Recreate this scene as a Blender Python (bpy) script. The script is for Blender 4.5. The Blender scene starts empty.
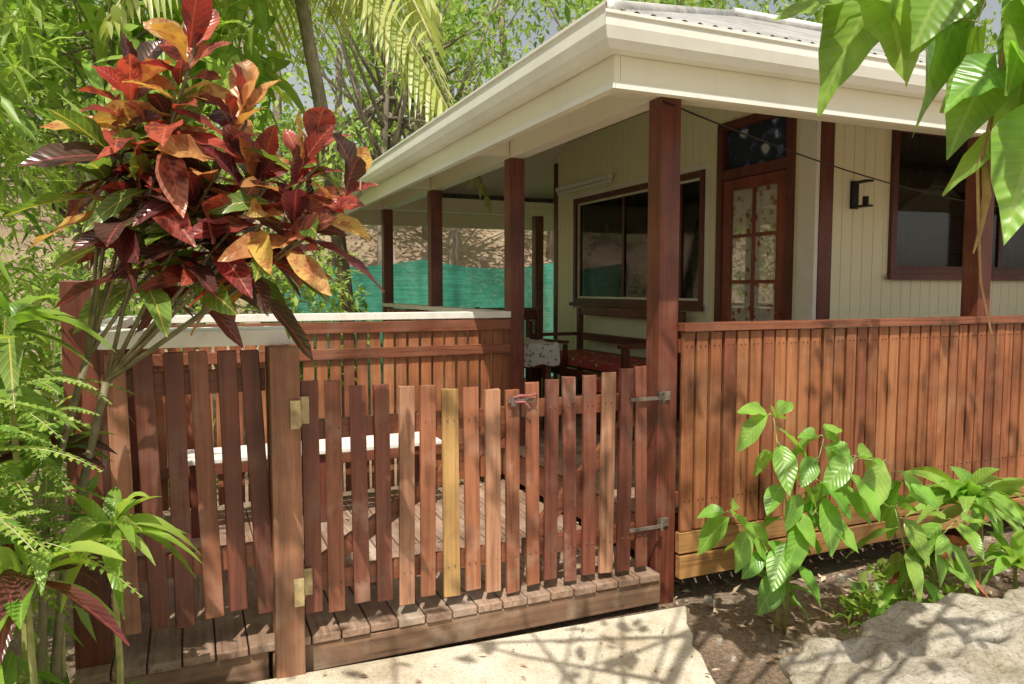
import bpy, math, random
import numpy as np
from mathutils import Vector
random.seed(7); rng=np.random.default_rng(7)
scene=bpy.context.scene
COL=scene.collection

# ------------------------------------------------------------------ materials
def newmat(name):
    m=bpy.data.materials.new(name); m.use_nodes=True
    nt=m.node_tree; b=nt.nodes['Principled BSDF']
    return m,nt,b
def N(nt,t,**k):
    n=nt.nodes.new(t)
    for a,v in k.items(): setattr(n,a,v)
    return n
def ramp(nt,stops,interp='LINEAR'):
    r=N(nt,'ShaderNodeValToRGB'); cr=r.color_ramp; cr.interpolation=interp
    while len(cr.elements)>1: cr.elements.remove(cr.elements[-1])
    cr.elements[0].position=stops[0][0]; cr.elements[0].color=(*stops[0][1],1)
    for p,c in stops[1:]:
        e=cr.elements.new(p); e.color=(*c,1)
    return r
def mixc(nt,fac,a,b,mode='MIX'):
    m=N(nt,'ShaderNodeMix',data_type='RGBA',blend_type=mode)
    for s,v in ((0,fac),(6,a),(7,b)):
        if hasattr(v,'is_output'): nt.links.new(v,m.inputs[s])
        elif isinstance(v,(int,float)): m.inputs[s].default_value=v
        else: m.inputs[s].default_value=(*v,1)
    return m.outputs[2]
def math_(nt,op,a,b=0.0):
    m=N(nt,'ShaderNodeMath',operation=op)
    for i,v in ((0,a),(1,b)):
        if hasattr(v,'is_output'): nt.links.new(v,m.inputs[i])
        else: m.inputs[i].default_value=v
    return m.outputs[0]
def noise(nt,vec,scale,detail=5,rough=.55,dist=0):
    n=N(nt,'ShaderNodeTexNoise'); n.inputs['Scale'].default_value=scale
    n.inputs['Detail'].default_value=detail; n.inputs['Roughness'].default_value=rough
    n.inputs['Distortion'].default_value=dist
    if vec is not None: nt.links.new(vec,n.inputs['Vector'])
    return n.outputs[0]
def bump(nt,b,h,strength=.3,dist=.01):
    n=N(nt,'ShaderNodeBump'); n.inputs['Strength'].default_value=strength; n.inputs['Distance'].default_value=dist
    nt.links.new(h,n.inputs['Height']); nt.links.new(n.outputs[0],b.inputs['Normal'])

def wood(name,cols,axis='z',rough=.5,weather=.25,wcol=(.33,.27,.2)):
    m,nt,b=newmat(name)
    tc=N(nt,'ShaderNodeTexCoord'); geo=N(nt,'ShaderNodeNewGeometry')
    mp=N(nt,'ShaderNodeMapping'); s={'x':(1.2,28,28),'y':(28,1.2,28),'z':(28,28,1.2)}[axis]
    mp.inputs['Scale'].default_value=s
    off=N(nt,'ShaderNodeCombineXYZ')
    r=geo.outputs['Random Per Island']
    for i in range(3): nt.links.new(math_(nt,'MULTIPLY',r,37.0+i*11),off.inputs[i])
    nt.links.new(off.outputs[0],mp.inputs['Location'])
    nt.links.new(tc.outputs['Object'],mp.inputs['Vector'])
    g=noise(nt,mp.outputs[0],1.0,6,.65,1.2)
    base=ramp(nt,[(i/(max(1,len(cols)-1)),c) for i,c in enumerate(cols)])
    nt.links.new(r,base.inputs[0])
    gr=ramp(nt,[(.25,(.40,.34,.31)),(.5,(.9,.88,.86)),(.75,(1.25,1.25,1.25))]); nt.links.new(g,gr.inputs[0])
    c=mixc(nt,1.0,base.outputs[0],gr.outputs[0],'MULTIPLY')
    w=noise(nt,tc.outputs['Object'],5.0,5,.6)
    wr=ramp(nt,[(.5,(0,0,0)),(.72,(1,1,1))]); nt.links.new(w,wr.inputs[0])
    wf=math_(nt,'MULTIPLY',wr.outputs[0],weather)
    c=mixc(nt,wf,c,wcol)
    d=noise(nt,tc.outputs['Object'],2.3,4,.6); dr=ramp(nt,[(.3,(.5,.47,.45)),(.55,(1,1,1))]); nt.links.new(d,dr.inputs[0])
    c=mixc(nt,1.0,c,dr.outputs[0],'MULTIPLY')
    nt.links.new(c,b.inputs['Base Color'])
    rr=math_(nt,'MULTIPLY_ADD',g,.35); rr.node.inputs[2].default_value=rough-.15
    nt.links.new(rr,b.inputs['Roughness'])
    bump(nt,b,g,.5,.004)
    return m
def paint(name,col,rough=.45,dirt=.35,dirtcol=(.25,.22,.14),scale=3):
    m,nt,b=newmat(name); tc=N(nt,'ShaderNodeTexCoord')
    a=noise(nt,tc.outputs['Object'],scale,6,.65); ar=ramp(nt,[(.48,(0,0,0)),(.8,(1,1,1))]); nt.links.new(a,ar.inputs[0])
    f=math_(nt,'MULTIPLY',ar.outputs[0],dirt)
    mp=N(nt,'ShaderNodeMapping'); mp.inputs['Scale'].default_value=(14,14,.8); nt.links.new(tc.outputs['Object'],mp.inputs[0])
    s=noise(nt,mp.outputs[0],1,4,.6); sr=ramp(nt,[(.55,(0,0,0)),(.85,(1,1,1))]); nt.links.new(s,sr.inputs[0])
    c=mixc(nt,f,col,dirtcol); c=mixc(nt,math_(nt,'MULTIPLY',sr.outputs[0],dirt*.6),c,dirtcol)
    nt.links.new(c,b.inputs['Base Color']); b.inputs['Roughness'].default_value=rough
    return m
def plain(name,col,rough=.5,metal=0,var=.3):
    m,nt,b=newmat(name); tc=N(nt,'ShaderNodeTexCoord')
    a=noise(nt,tc.outputs['Object'],18,4,.6); r=ramp(nt,[(.3,tuple(x*(1-var) for x in col)),(.7,tuple(min(1,x*(1+var)) for x in col))])
    nt.links.new(a,r.inputs[0]); nt.links.new(r.outputs[0],b.inputs['Base Color'])
    b.inputs['Roughness'].default_value=rough; b.inputs['Metallic'].default_value=metal
    return m
def leafmat(name,cols,trans=.4,rough=.35,vein=None,veinf=.6,spec=.5,blotch=None,ttint=(1.25,1.3,.6)):
    m,nt,b=newmat(name); geo=N(nt,'ShaderNodeNewGeometry'); tc=N(nt,'ShaderNodeTexCoord')
    r=geo.outputs['Random Per Island']
    base=ramp(nt,[(i/(max(1,len(cols)-1)),c) for i,c in enumerate(cols)]); nt.links.new(r,base.inputs[0])
    c=base.outputs[0]
    if vein or blotch:
        n=noise(nt,tc.outputs['Object'],9,2,.5); nr=ramp(nt,[(.3,(.65,.66,.65)),(.7,(1.2,1.18,1.1))]); nt.links.new(n,nr.inputs[0])
        c=mixc(nt,1.0,c,nr.outputs[0],'MULTIPLY')
    if blotch:
        bn=noise(nt,tc.outputs['Object'],16,5,.65); br=ramp(nt,[(.49,(0,0,0)),(.57,(1,1,1))]); nt.links.new(bn,br.inputs[0])
        c=mixc(nt,math_(nt,'MULTIPLY',br.outputs[0],.85),c,blotch)
    if vein:
        uv=N(nt,'ShaderNodeUVMap'); sp=N(nt,'ShaderNodeSeparateXYZ'); nt.links.new(uv.outputs[0],sp.inputs[0])
        ax=math_(nt,'ABSOLUTE',math_(nt,'SUBTRACT',sp.outputs[0],.5))
        mid=math_(nt,'LESS_THAN',ax,.03)
        ph=math_(nt,'SUBTRACT',math_(nt,'MULTIPLY',sp.outputs[1],60.0),math_(nt,'MULTIPLY',ax,30.0))
        sv=math_(nt,'GREATER_THAN',math_(nt,'SINE',ph),.9)
        v=math_(nt,'MAXIMUM',mid,math_(nt,'MULTIPLY',sv,.4))
        c=mixc(nt,math_(nt,'MULTIPLY',v,veinf),c,vein)
        bump(nt,b,math_(nt,'SINE',ph),.2,.004)
    nt.links.new(c,b.inputs['Base Color']); b.inputs['Roughness'].default_value=rough
    b.inputs['Specular IOR Level'].default_value=spec
    tr=N(nt,'ShaderNodeBsdfTranslucent')
    tcx=mixc(nt,1.0,c,ttint,'MULTIPLY'); nt.links.new(tcx,tr.inputs[0])
    mx=N(nt,'ShaderNodeMixShader'); mx.inputs[0].default_value=trans
    nt.links.new(b.outputs[0],mx.inputs[1]); nt.links.new(tr.outputs[0],mx.inputs[2])
    nt.links.new(mx.outputs[0],nt.nodes['Material Output'].inputs[0])
    return m
def farleaf(name,cols,trans=.45):
    m,nt,b=newmat(name); geo=N(nt,'ShaderNodeNewGeometry')
    base=ramp(nt,[(i/(max(1,len(cols)-1)),c) for i,c in enumerate(cols)]); nt.links.new(geo.outputs['Random Per Island'],base.inputs[0])
    nt.nodes.remove(b)
    d=N(nt,'ShaderNodeBsdfDiffuse'); t=N(nt,'ShaderNodeBsdfTranslucent'); nt.links.new(base.outputs[0],d.inputs[0]); nt.links.new(base.outputs[0],t.inputs[0])
    mx=N(nt,'ShaderNodeMixShader'); mx.inputs[0].default_value=trans
    nt.links.new(d.outputs[0],mx.inputs[1]); nt.links.new(t.outputs[0],mx.inputs[2]); nt.links.new(mx.outputs[0],nt.nodes['Material Output'].inputs[0])
    return m

RED=[(.26,.085,.048),(.46,.19,.095),(.31,.105,.055),(.56,.31,.19),(.37,.14,.072),(.20,.06,.037),(.47,.24,.15)]
M_gate=wood('stained_slat_wood',RED,'z',.5,.45,(.56,.41,.30))
M_slatdark=wood('stained_slat_dark',[(.16,.048,.032),(.24,.078,.045),(.18,.056,.037),(.28,.10,.062)],'z',.45,.25)
M_yellow=wood('new_pine_slat',[(.56,.34,.13),(.62,.38,.14)],'z',.5,.2)
M_rail=wood('railing_slat_wood',[(.31,.105,.044),(.42,.165,.066),(.24,.075,.036),(.46,.195,.082),(.33,.118,.05),(.39,.14,.058)],'z',.5,.25,(.50,.31,.18))
M_post=wood('post_wood',[(.17,.048,.03),(.21,.06,.036)],'z',.4,.15)
M_postB=wood('gate_post_wood',[(.35,.16,.085),(.41,.19,.105)],'z',.55,.45)
M_woodx=wood('rail_wood_x',[(.22,.068,.038),(.28,.10,.05)],'x',.45,.2)
M_woody=wood('rail_wood_y',[(.22,.068,.038),(.28,.10,.05)],'y',.45,.2)
M_skirt=wood('skirt_wood',[(.45,.235,.088),(.38,.19,.07)],'x',.6,.45,(.22,.13,.07))
M_deck=wood('deck_board_wood',[(.28,.18,.12),(.42,.28,.2),(.33,.21,.15),(.48,.37,.28)],'y',.65,.5,(.55,.48,.4))
M_edge=wood('deck_edge_wood',[(.24,.14,.085),(.34,.21,.13)],'x',.7,.6,(.5,.4,.29))
M_dark=wood('dark_furniture_wood',[(.14,.045,.03),(.2,.065,.04)],'y',.3,.05)
M_door=wood('door_wood',[(.30,.07,.045),(.34,.085,.05)],'z',.35,.05)
M_trim=wood('trim_wood',[(.14,.035,.028),(.17,.045,.032)],'z',.4,.1)
M_white=paint('white_paint',(.86,.85,.78),.4,.2)
M_cream=paint('cream_paint',(.87,.84,.68),.45,.12)
M_wall=paint('wall_paint',(.87,.85,.60),.5,.1,(.5,.46,.28))
M_soffit=paint('soffit_paint',(.88,.86,.75),.5,.1)
M_capw=paint('weathered_white_cap',(.85,.83,.75),.5,.45,(.36,.32,.24),9)
M_black=plain('black_metal',(.015,.015,.015),.35,.5,.2)
M_brass=plain('hinge_metal',(.5,.4,.22),.45,.6,.5)
M_galv=plain('galvanised_metal',(.22,.18,.15),.55,.6,.5)
M_redrag=plain('red_cord',(.36,.12,.12),.85,0,.3)
M_plastic=plain('white_plastic',(.85,.85,.83),.3,0,.05)

def corrug():
    m,nt,b=newmat('corrugated_metal'); tc=N(nt,'ShaderNodeTexCoord')
    a=noise(nt,tc.outputs['Object'],3,6,.7); r=ramp(nt,[(.35,(.32,.31,.29)),(.65,(.62,.61,.58))]); nt.links.new(a,r.inputs[0])
    nt.links.new(r.outputs[0],b.inputs['Base Color']); b.inputs['Roughness'].default_value=.45; b.inputs['Metallic'].default_value=.3
    return m
M_roof=corrug()
def concrete():
    m,nt,b=newmat('concrete'); tc=N(nt,'ShaderNodeTexCoord')
    a=noise(nt,tc.outputs['Object'],2.6,10,.72); r=ramp(nt,[(.28,(.40,.32,.22)),(.42,(.60,.52,.39)),(.56,(.74,.68,.55)),(.72,(.79,.74,.63))]); nt.links.new(a,r.inputs[0])
    s=noise(nt,tc.outputs['Object'],110,4,.75); sr=ramp(nt,[(.34,(.6,.57,.52)),(.5,(1,1,1)),(.7,(1.06,1.06,1.04))]); nt.links.new(s,sr.inputs[0])
    c=mixc(nt,1.0,r.outputs[0],sr.outputs[0],'MULTIPLY')
    g=noise(nt,tc.outputs['Object'],5,8,.75); gr=ramp(nt,[(.57,(0,0,0)),(.68,(1,1,1))]); nt.links.new(g,gr.inputs[0])
    c=mixc(nt,math_(nt,'MULTIPLY',gr.outputs[0],.42),c,(.34,.26,.15))
    nt.links.new(c,b.inputs['Base Color']); b.inputs['Roughness'].default_value=.85
    bump(nt,b,math_(nt,'ADD',s,math_(nt,'MULTIPLY',a,2.0)),.6,.01)
    return m
M_conc=concrete()
def rockm():
    m,nt,b=newmat('limestone'); tc=N(nt,'ShaderNodeTexCoord')
    a=noise(nt,tc.outputs['Object'],4,10,.72,.6); r=ramp(nt,[(.3,(.18,.15,.10)),(.41,(.44,.38,.29)),(.58,(.62,.56,.46)),(.75,(.72,.69,.61))]); nt.links.new(a,r.inputs[0])
    g=noise(nt,tc.outputs['Object'],7,8,.74); gr=ramp(nt,[(.51,(0,0,0)),(.63,(1,1,1))]); nt.links.new(g,gr.inputs[0])
    c=mixc(nt,math_(nt,'MULTIPLY',gr.outputs[0],.55),r.outputs[0],(.28,.24,.13))
    s=noise(nt,tc.outputs['Object'],55,6,.78); sr=ramp(nt,[(.36,(.5,.47,.42)),(.5,(1,1,1))]); nt.links.new(s,sr.inputs[0])
    c=mixc(nt,1.0,c,sr.outputs[0],'MULTIPLY')
    nt.links.new(c,b.inputs['Base Color']); b.inputs['Roughness'].default_value=.92
    bump(nt,b,noise(nt,tc.outputs['Object'],24,8,.75),.8,.03)
    return m
M_rock=rockm()
def soil():
    m,nt,b=newmat('soil'); tc=N(nt,'ShaderNodeTexCoord')
    a=noise(nt,tc.outputs['Object'],1.3,8,.7); r=ramp(nt,[(.3,(.19,.13,.09)),(.5,(.36,.26,.18)),(.7,(.52,.4,.3))]); nt.links.new(a,r.inputs[0])
    s=noise(nt,tc.outputs['Object'],45,6,.8); sr=ramp(nt,[(.35,(.4,.37,.35)),(.5,(.9,.9,.9)),(.66,(1.6,1.5,1.35))]); nt.links.new(s,sr.inputs[0])
    c=mixc(nt,1.0,r.outputs[0],sr.outputs[0],'MULTIPLY'); nt.links.new(c,b.inputs['Base Color'])
    b.inputs['Roughness'].default_value=.95; bump(nt,b,s,.9,.03)
    return m
M_soil=soil()
M_litter=farleaf('leaf_litter_mat',[(.45,.31,.18),(.2,.12,.07),(.66,.54,.38),(.34,.2,.11)],.1)
M_bark=wood('bark',[(.26,.21,.16),(.38,.33,.26)],'z',.8,.4,(.42,.4,.32))
M_stem=plain('green_stem',(.30,.30,.10),.5,0,.3)
M_cstem=plain('croton_stem',(.20,.17,.09),.6,0,.4)
M_twig=plain('dry_twig',(.42,.25,.11),.7,0,.3)
def glass(name,tint=.3,ff=1.0,rough=.03):
    m,nt,b=newmat(name)
    t=N(nt,'ShaderNodeBsdfTransparent'); t.inputs[0].default_value=(tint,tint,tint,1)
    g=N(nt,'ShaderNodeBsdfGlossy'); g.inputs['Roughness'].default_value=rough; g.inputs[0].default_value=(.9,.9,.9,1)
    lw=N(nt,'ShaderNodeFresnel'); lw.inputs[0].default_value=1.45
    f=math_(nt,'MULTIPLY',lw.outputs[0],ff)
    mx=N(nt,'ShaderNodeMixShader'); nt.links.new(f,mx.inputs[0]); nt.links.new(t.outputs[0],mx.inputs[1]); nt.links.new(g.outputs[0],mx.inputs[2])
    nt.links.new(mx.outputs[0],nt.nodes['Material Output'].inputs[0]); return m
M_glass=glass('tinted_window_glass',.7,.16,.05)
M_clear=glass('door_glass',.97,.5,.02)
def floral(name,bg,c1,c2,scale=14):
    m,nt,b=newmat(name); tc=N(nt,'ShaderNodeTexCoord')
    v=N(nt,'ShaderNodeTexVoronoi'); v.inputs['Scale'].default_value=scale; nt.links.new(tc.outputs['Object'],v.inputs['Vector'])
    n=noise(nt,tc.outputs['Object'],scale*2.6,3,.5)
    d=math_(nt,'ADD',v.outputs['Distance'],math_(nt,'MULTIPLY',n,.35))
    r=ramp(nt,[(0,c1),(.40,c1),(.43,c2),(.48,c2),(.52,bg)]); nt.links.new(d,r.inputs[0])
    n2=noise(nt,tc.outputs['Object'],scale*1.1,4,.6,1.5); r2=ramp(nt,[(.6,(0,0,0)),(.63,(1,1,1))]); nt.links.new(n2,r2.inputs[0])
    c=mixc(nt,math_(nt,'MULTIPLY',r2.outputs[0],.8),r.outputs[0],c2)
    nt.links.new(c,b.inputs['Base Color']); b.inputs['Roughness'].default_value=.9; return m
M_curtfl=floral('floral_curtain',(.9,.88,.8),(.62,.13,.13),(.5,.38,.16),13)
M_cushion=floral('floral_cushion',(.5,.07,.07),(.75,.65,.5),(.08,.15,.05),12)
M_cloth=floral('table_cloth',(.6,.6,.55),(.2,.22,.2),(.35,.38,.3),26)
M_curtdk=plain('dark_curtain',(.055,.036,.026),.9,0,.5)
M_trans=floral('leadlight',(.02,.03,.05),(.45,.55,.6),(.08,.12,.3),6)
def netm():
    m,nt,b=newmat('shade_net'); tc=N(nt,'ShaderNodeTexCoord')
    a=noise(nt,tc.outputs['Object'],1.5,6,.65); r=ramp(nt,[(.3,(0.02,.22,.15)),(.5,(.05,.38,.27)),(.7,(.10,.5,.37))]); nt.links.new(a,r.inputs[0])
    mp=N(nt,'ShaderNodeMapping'); mp.inputs['Scale'].default_value=(1,1,30); nt.links.new(tc.outputs['Object'],mp.inputs[0])
    s=noise(nt,mp.outputs[0],1.4,4,.6); sr=ramp(nt,[(.35,(.7,.7,.7)),(.6,(1.1,1.1,1.1))]); nt.links.new(s,sr.inputs[0])
    c=mixc(nt,1.0,r.outputs[0],sr.outputs[0],'MULTIPLY')
    nt.links.new(c,b.inputs['Base Color']); b.inputs['Roughness'].default_value=.8
    tr=N(nt,'ShaderNodeBsdfTranslucent'); nt.links.new(c,tr.inputs[0])
    mx=N(nt,'ShaderNodeMixShader'); mx.inputs[0].default_value=.4
    nt.links.new(b.outputs[0],mx.inputs[1]); nt.links.new(tr.outputs[0],mx.inputs[2])
    tp=N(nt,'ShaderNodeBsdfTransparent'); m2=N(nt,'ShaderNodeMixShader'); m2.inputs[0].default_value=.12
    nt.links.new(mx.outputs[0],m2.inputs[1]); nt.links.new(tp.outputs[0],m2.inputs[2])
    nt.links.new(m2.outputs[0],nt.nodes['Material Output'].inputs[0])
    return m
M_net=netm()

# ------------------------------------------------------------------ geometry helpers
class Acc:
    def __init__(s): s.v=[]; s.f=[]; s.m=[]; s.mats=[]
    def mi(s,mat):
        if mat not in s.mats: s.mats.append(mat)
        return s.mats.index(mat)
    def box(s,x0,x1,y0,y1,z0,z1,mat,rot=0,axis='y',jit=0):
        i=len(s.v); c=Vector(((x0+x1)/2,(y0+y1)/2,(z0+z1)/2))
        ca,sa=math.cos(rot),math.sin(rot)
        for X in (x0,x1):
            for Y in (y0,y1):
                for Z in (z0,z1):
                    x,y,z=X-c.x,Y-c.y,Z-c.z
                    if rot:
                        if axis=='y': x,z=x*ca+z*sa,-x*sa+z*ca
                        elif axis=='x': y,z=y*ca-z*sa,y*sa+z*ca
                        else: x,y=x*ca-y*sa,x*sa+y*ca
                    s.v.append((c.x+x+random.uniform(-jit,jit),c.y+y,c.z+z+random.uniform(-jit,jit)))
        k=s.mi(mat)
        for f in ((0,1,3,2),(4,6,7,5),(0,4,5,1),(2,3,7,6),(0,2,6,4),(1,5,7,3)):
            s.f.append(tuple(i+a for a in f)); s.m.append(k)
    def poly(s,pts,mat):
        i=len(s.v); s.v+= [tuple(p) for p in pts]; s.f.append(tuple(range(i,i+len(pts)))); s.m.append(s.mi(mat))
    def prism(s,pts2,z0,z1,mat,zf=None):
        i=len(s.v); n=len(pts2); s.v+=[(x,y,z0) for x,y in pts2]+[(x,y,zf(x,y) if zf else z1) for x,y in pts2]; k=s.mi(mat)
        s.f.append(tuple(i+a for a in range(n))[::-1]); s.f.append(tuple(i+n+a for a in range(n))); s.m+=[k,k]
        for a in range(n):
            b=(a+1)%n; s.f.append((i+a,i+b,i+n+b,i+n+a)); s.m.append(k)
    def tube(s,pts,rad,mat,sides=7):
        i=len(s.v); pts=[Vector(p) for p in pts]; n=len(pts); k=s.mi(mat)
        for j,p in enumerate(pts):
            t=(pts[min(j+1,n-1)]-pts[max(j-1,0)]).normalized()
            a=t.cross(Vector((0.13,0.97,.2))).normalized(); b=t.cross(a)
            r=rad[j] if isinstance(rad,(list,tuple)) else rad
            for q in range(sides):
                an=2*math.pi*q/sides; s.v.append(tuple(p+a*r*math.cos(an)+b*r*math.sin(an)))
        for j in range(n-1):
            for q in range(sides):
                q2=(q+1)%sides; s.f.append((i+j*sides+q,i+j*sides+q2,i+(j+1)*sides+q2,i+(j+1)*sides+q)); s.m.append(k)
        s.f.append(tuple(i+q for q in range(sides))[::-1]); s.f.append(tuple(i+(n-1)*sides+q for q in range(sides))); s.m+=[k,k]
    def grid(s,fn,nu,nv,mat):
        i=len(s.v); k=s.mi(mat)
        for a in range(nu+1):
            for b in range(nv+1): s.v.append(tuple(fn(a/nu,b/nv)))
        for a in range(nu):
            for b in range(nv):
                q=i+a*(nv+1)+b; s.f.append((q,q+nv+1,q+nv+2,q+1)); s.m.append(k)
    def obj(s,name,parent=None,bevel=0,smooth=False):
        me=bpy.data.meshes.new(name); me.from_pydata(s.v,[],s.f); me.validate(); 
        for m in s.mats: me.materials.append(m)
        if len(me.polygons)==len(s.m): me.polygons.foreach_set('material_index',s.m)
        if smooth: me.polygons.foreach_set('use_smooth',[True]*len(me.polygons))
        me.update(); o=bpy.data.objects.new(name,me); COL.objects.link(o)
        if parent: o.parent=parent
        if bevel:
            b=o.modifiers.new('bevel','BEVEL'); b.width=bevel; b.segments=2; b.limit_method='ANGLE'
        return o
def empty(name):
    e=bpy.data.objects.new(name,None); COL.objects.link(e); e.empty_display_size=.1; return e

def nrm(a): return a/np.maximum(np.linalg.norm(a,axis=1,keepdims=True),1e-9)
HEART=[(0,.62),(.12,.95),(.28,1.0),(.45,.86),(.62,.62),(.8,.32),(1,.02)]
def leaves(name,P,D,L,W,mats,st=2,fold=.15,droop=.2,up=None,parent=None,prof=1.0,smooth=True,wave=0,mi=None,shape=None,twist=0):
    P=np.asarray(P,float); D=nrm(np.asarray(D,float)); n=len(P)
    L=np.broadcast_to(np.asarray(L,float),(n,)); W=np.broadcast_to(np.asarray(W,float),(n,))
    if up is None: up=np.tile([0,0,1.0],(n,1))+rng.normal(0,.35,(n,3))
    S=nrm(np.cross(D,up)); U=np.cross(S,D)
    if shape: T=np.array([a for a,_ in shape]); wd=np.array([b for _,b in shape])
    elif st==2: T=np.array([0,.45,1.0]); wd=np.array([0.03,1,.03])
    else:
        T=np.linspace(0,1,st+1); wd=np.sin(np.pi*T**prof)**.85; wd[0]=.04; wd[-1]=.03
    tw=rng.normal(0,1,n)*twist; dr=droop*rng.uniform(.5,1.5,n)
    rows=[];uvs=[]
    for k,t in enumerate(T):
        c=P+D*(L*t)[:,None]; c[:,2]-=dr*L*t*t
        w=(W*.5*wd[k])[:,None]
        ca=np.cos(tw*t)[:,None]; sa=np.sin(tw*t)[:,None]; S_=S*ca+U*sa; U_=U*ca-S*sa
        wv=(np.sin(t*17+np.arange(n))*wave*W)[:,None]
        back=(D*(L*.16)[:,None]) if (shape and k==0) else 0
        rows+= [c-S_*w+U_*(w*fold*2+wv)-back, c, c+S_*w+U_*(w*fold*2-wv)-back]
        uvs+= [(0.5-.5*max(wd[k],.1),t),(0.5,t),(.5+.5*max(wd[k],.1),t)]
    K=len(T)*3
    V=np.stack(rows,1).reshape(-1,3)
    loc=[]
    for k in range(len(T)-1):
        a=k*3; loc+=[(a,a+1,a+4,a+3),(a+1,a+2,a+5,a+4)]
    loc=np.array(loc); F=(loc[None]+ (np.arange(n)*K)[:,None,None]).reshape(-1,4)
    me=bpy.data.meshes.new(name); me.vertices.add(len(V)); me.vertices.foreach_set('co',V.ravel())
    me.loops.add(F.size); me.loops.foreach_set('vertex_index',F.ravel().astype(np.int32))
    me.polygons.add(len(F)); me.polygons.foreach_set('loop_start',np.arange(0,F.size,4,dtype=np.int32)); 
    for m in mats: me.materials.append(m)
    me.update(calc_edges=True)
    if mi is None: mi=rng.integers(0,len(mats),n)
    me.polygons.foreach_set('material_index',np.repeat(mi,len(loc)).astype(np.int32))
    me.polygons.foreach_set('use_smooth',[smooth]*len(F))
    uvl=me.uv_layers.new(name='UVMap'); uva=np.array(uvs)
    uvl.data.foreach_set('uv',np.tile(uva[loc.ravel()],(n,1)).ravel())
    me.update(); o=bpy.data.objects.new(name,me); COL.objects.link(o)
    if parent: o.parent=parent
    return o
def clumps(centers,radii,per,outward=.6,upb=.35):
    P=[];D=[]
    for c,r in zip(centers,radii):
        k=max(3,int(per*random.uniform(.6,1.3))); d=nrm(rng.normal(0,1,(k,3))); rr=(rng.random(k)**.45)[:,None]*np.asarray(r)*random.uniform(.7,1.25)
        P.append(np.asarray(c)+d*rr); D.append(d*outward+rng.normal(0,.6,(k,3))+[0,0,upb])
    return np.concatenate(P),np.concatenate(D)

# ------------------------------------------------------------------ ground
def hgt(x,y):
    t=min(1,max(0,(y-12.3)/7)); h=3.4*t*t*(3-2*t)
    t2=min(1,max(0,(y-19)/50)); h+=10*t2
    tl=min(1,max(0,(-x-6)/20)); h+=3*tl
    d=math.sqrt(x*x+y*y)
    h+=.03*math.sin(x*2.1+1)*math.sin(y*1.7)*min(1,max(0,(d-1)/2)) if d<60 else 0
    return h-.015
def axis_(a,b,fine0,fine1,st):
    fs=list(np.arange(fine0,fine1+1e-6,st))
    out=list(-np.geomspace(abs(a)-abs(fine0)+1 if fine0<0 else 1,1.0,14)+1+fine0)
    out2=list(np.geomspace(1.0,b-fine1+1,14)-1+fine1)
    return out[:-1]+fs+out2[1:]
xs=axis_(-250,250,-8,14,.35); ys=axis_(-250,250,-3,24,.35)
A=Acc(); 
for x in xs:
    for y in ys: A.v.append((x,y,hgt(x,y)))
ny=len(ys); k=A.mi(M_soil)
for i in range(len(xs)-1):
    for j in range(ny-1):
        A.f.append((i*ny+j,(i+1)*ny+j,(i+1)*ny+j+1,i*ny+j+1)); A.m.append(k)
A.obj('ground',smooth=True)

# path slab
A=Acc()
edge=[(2.22,2.95),(2.16,2.86),(2.10,2.78),(2.06,2.68),(1.99,2.6),(1.97,2.5),(1.91,2.38),(1.84,2.2),(1.8,1.9),(1.66,1.5),(1.6,.9),(1.5,-6),(-.9,-6),(-.85,.8),(-.75,2.2),(-.7,2.95)]
A.prism(edge,-.08,.045,M_conc,zf=lambda x,y:.04+.024*(2.2-min(2.2,max(-.9,x)))); A.obj('concrete_path',bevel=.012)

# rock
A=Acc()
def rk(u,v):
    th=u*2*math.pi; ph=v*math.pi
    x=math.cos(th)*math.sin(ph); y=math.sin(th)*math.sin(ph); z=math.cos(ph)
    p=.6
    sx=math.copysign(abs(x)**p,x); sy=math.copysign(abs(y)**p,y); sz=math.copysign(abs(z)**.42,z)
    n=.035*math.sin(7*sx+2*sy)+.03*math.sin(11*sy+5*sz+1)+.018*math.sin(23*sx+13*sz)+.02*math.sin(17*sy+9*sx)
    return (2.84+sx*(.98+n), 1.63+sy*(.5+n)-.03*sx, .06+sz*(.23+n*.6)+.03*sx)
A.grid(rk,200,100,M_rock); o=A.obj('limestone_boulder',smooth=True)
dt=bpy.data.textures.new('rocktex','CLOUDS'); dt.noise_scale=.2; dt.noise_depth=6
dm=o.modifiers.new('d','DISPLACE'); dm.texture=dt; dm.strength=.09; dm.mid_level=.5
dt2=bpy.data.textures.new('rockpits','VORONOI'); dt2.noise_scale=.1
dm=o.modifiers.new('d2','DISPLACE'); dm.texture=dt2; dm.strength=.02; dm.mid_level=.5

# litter
n=6500
X=rng.uniform(1.9,8,n); Y=rng.uniform(-.5,6,n); Z=np.array([hgt(a,b) for a,b in zip(X,Y)])+.012
keep=~((X<2.25)&(Y<3.0)); X,Y,Z=X[keep],Y[keep],Z[keep]; n=len(X)
d=rng.normal(0,1,(n,3)); d[:,2]*=.25
leaves('leaf_litter',np.stack([X,Y,Z],1),d,rng.uniform(.015,.075,n),rng.uniform(.01,.03,n),[M_litter],droop=0,fold=.3)
n=320
X=np.concatenate([rng.uniform(-.6,2,n//2),rng.uniform(-.3,2.1,n//2)]); Y=np.concatenate([rng.uniform(1.5,2.9,n//2),rng.uniform(3.1,4.9,n//2)])
Z=np.concatenate([.05+.024*(2.2-X[:n//2]),np.full(n//2,.208)]); d=rng.normal(0,1,(n,3)); d[:,2]*=.15
leaves('fallen_leaves',np.stack([X,Y,Z],1),d,rng.uniform(.01,.045,n),rng.uniform(.006,.018,n),[M_litter],droop=0,fold=.3)
A=Acc()
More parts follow.
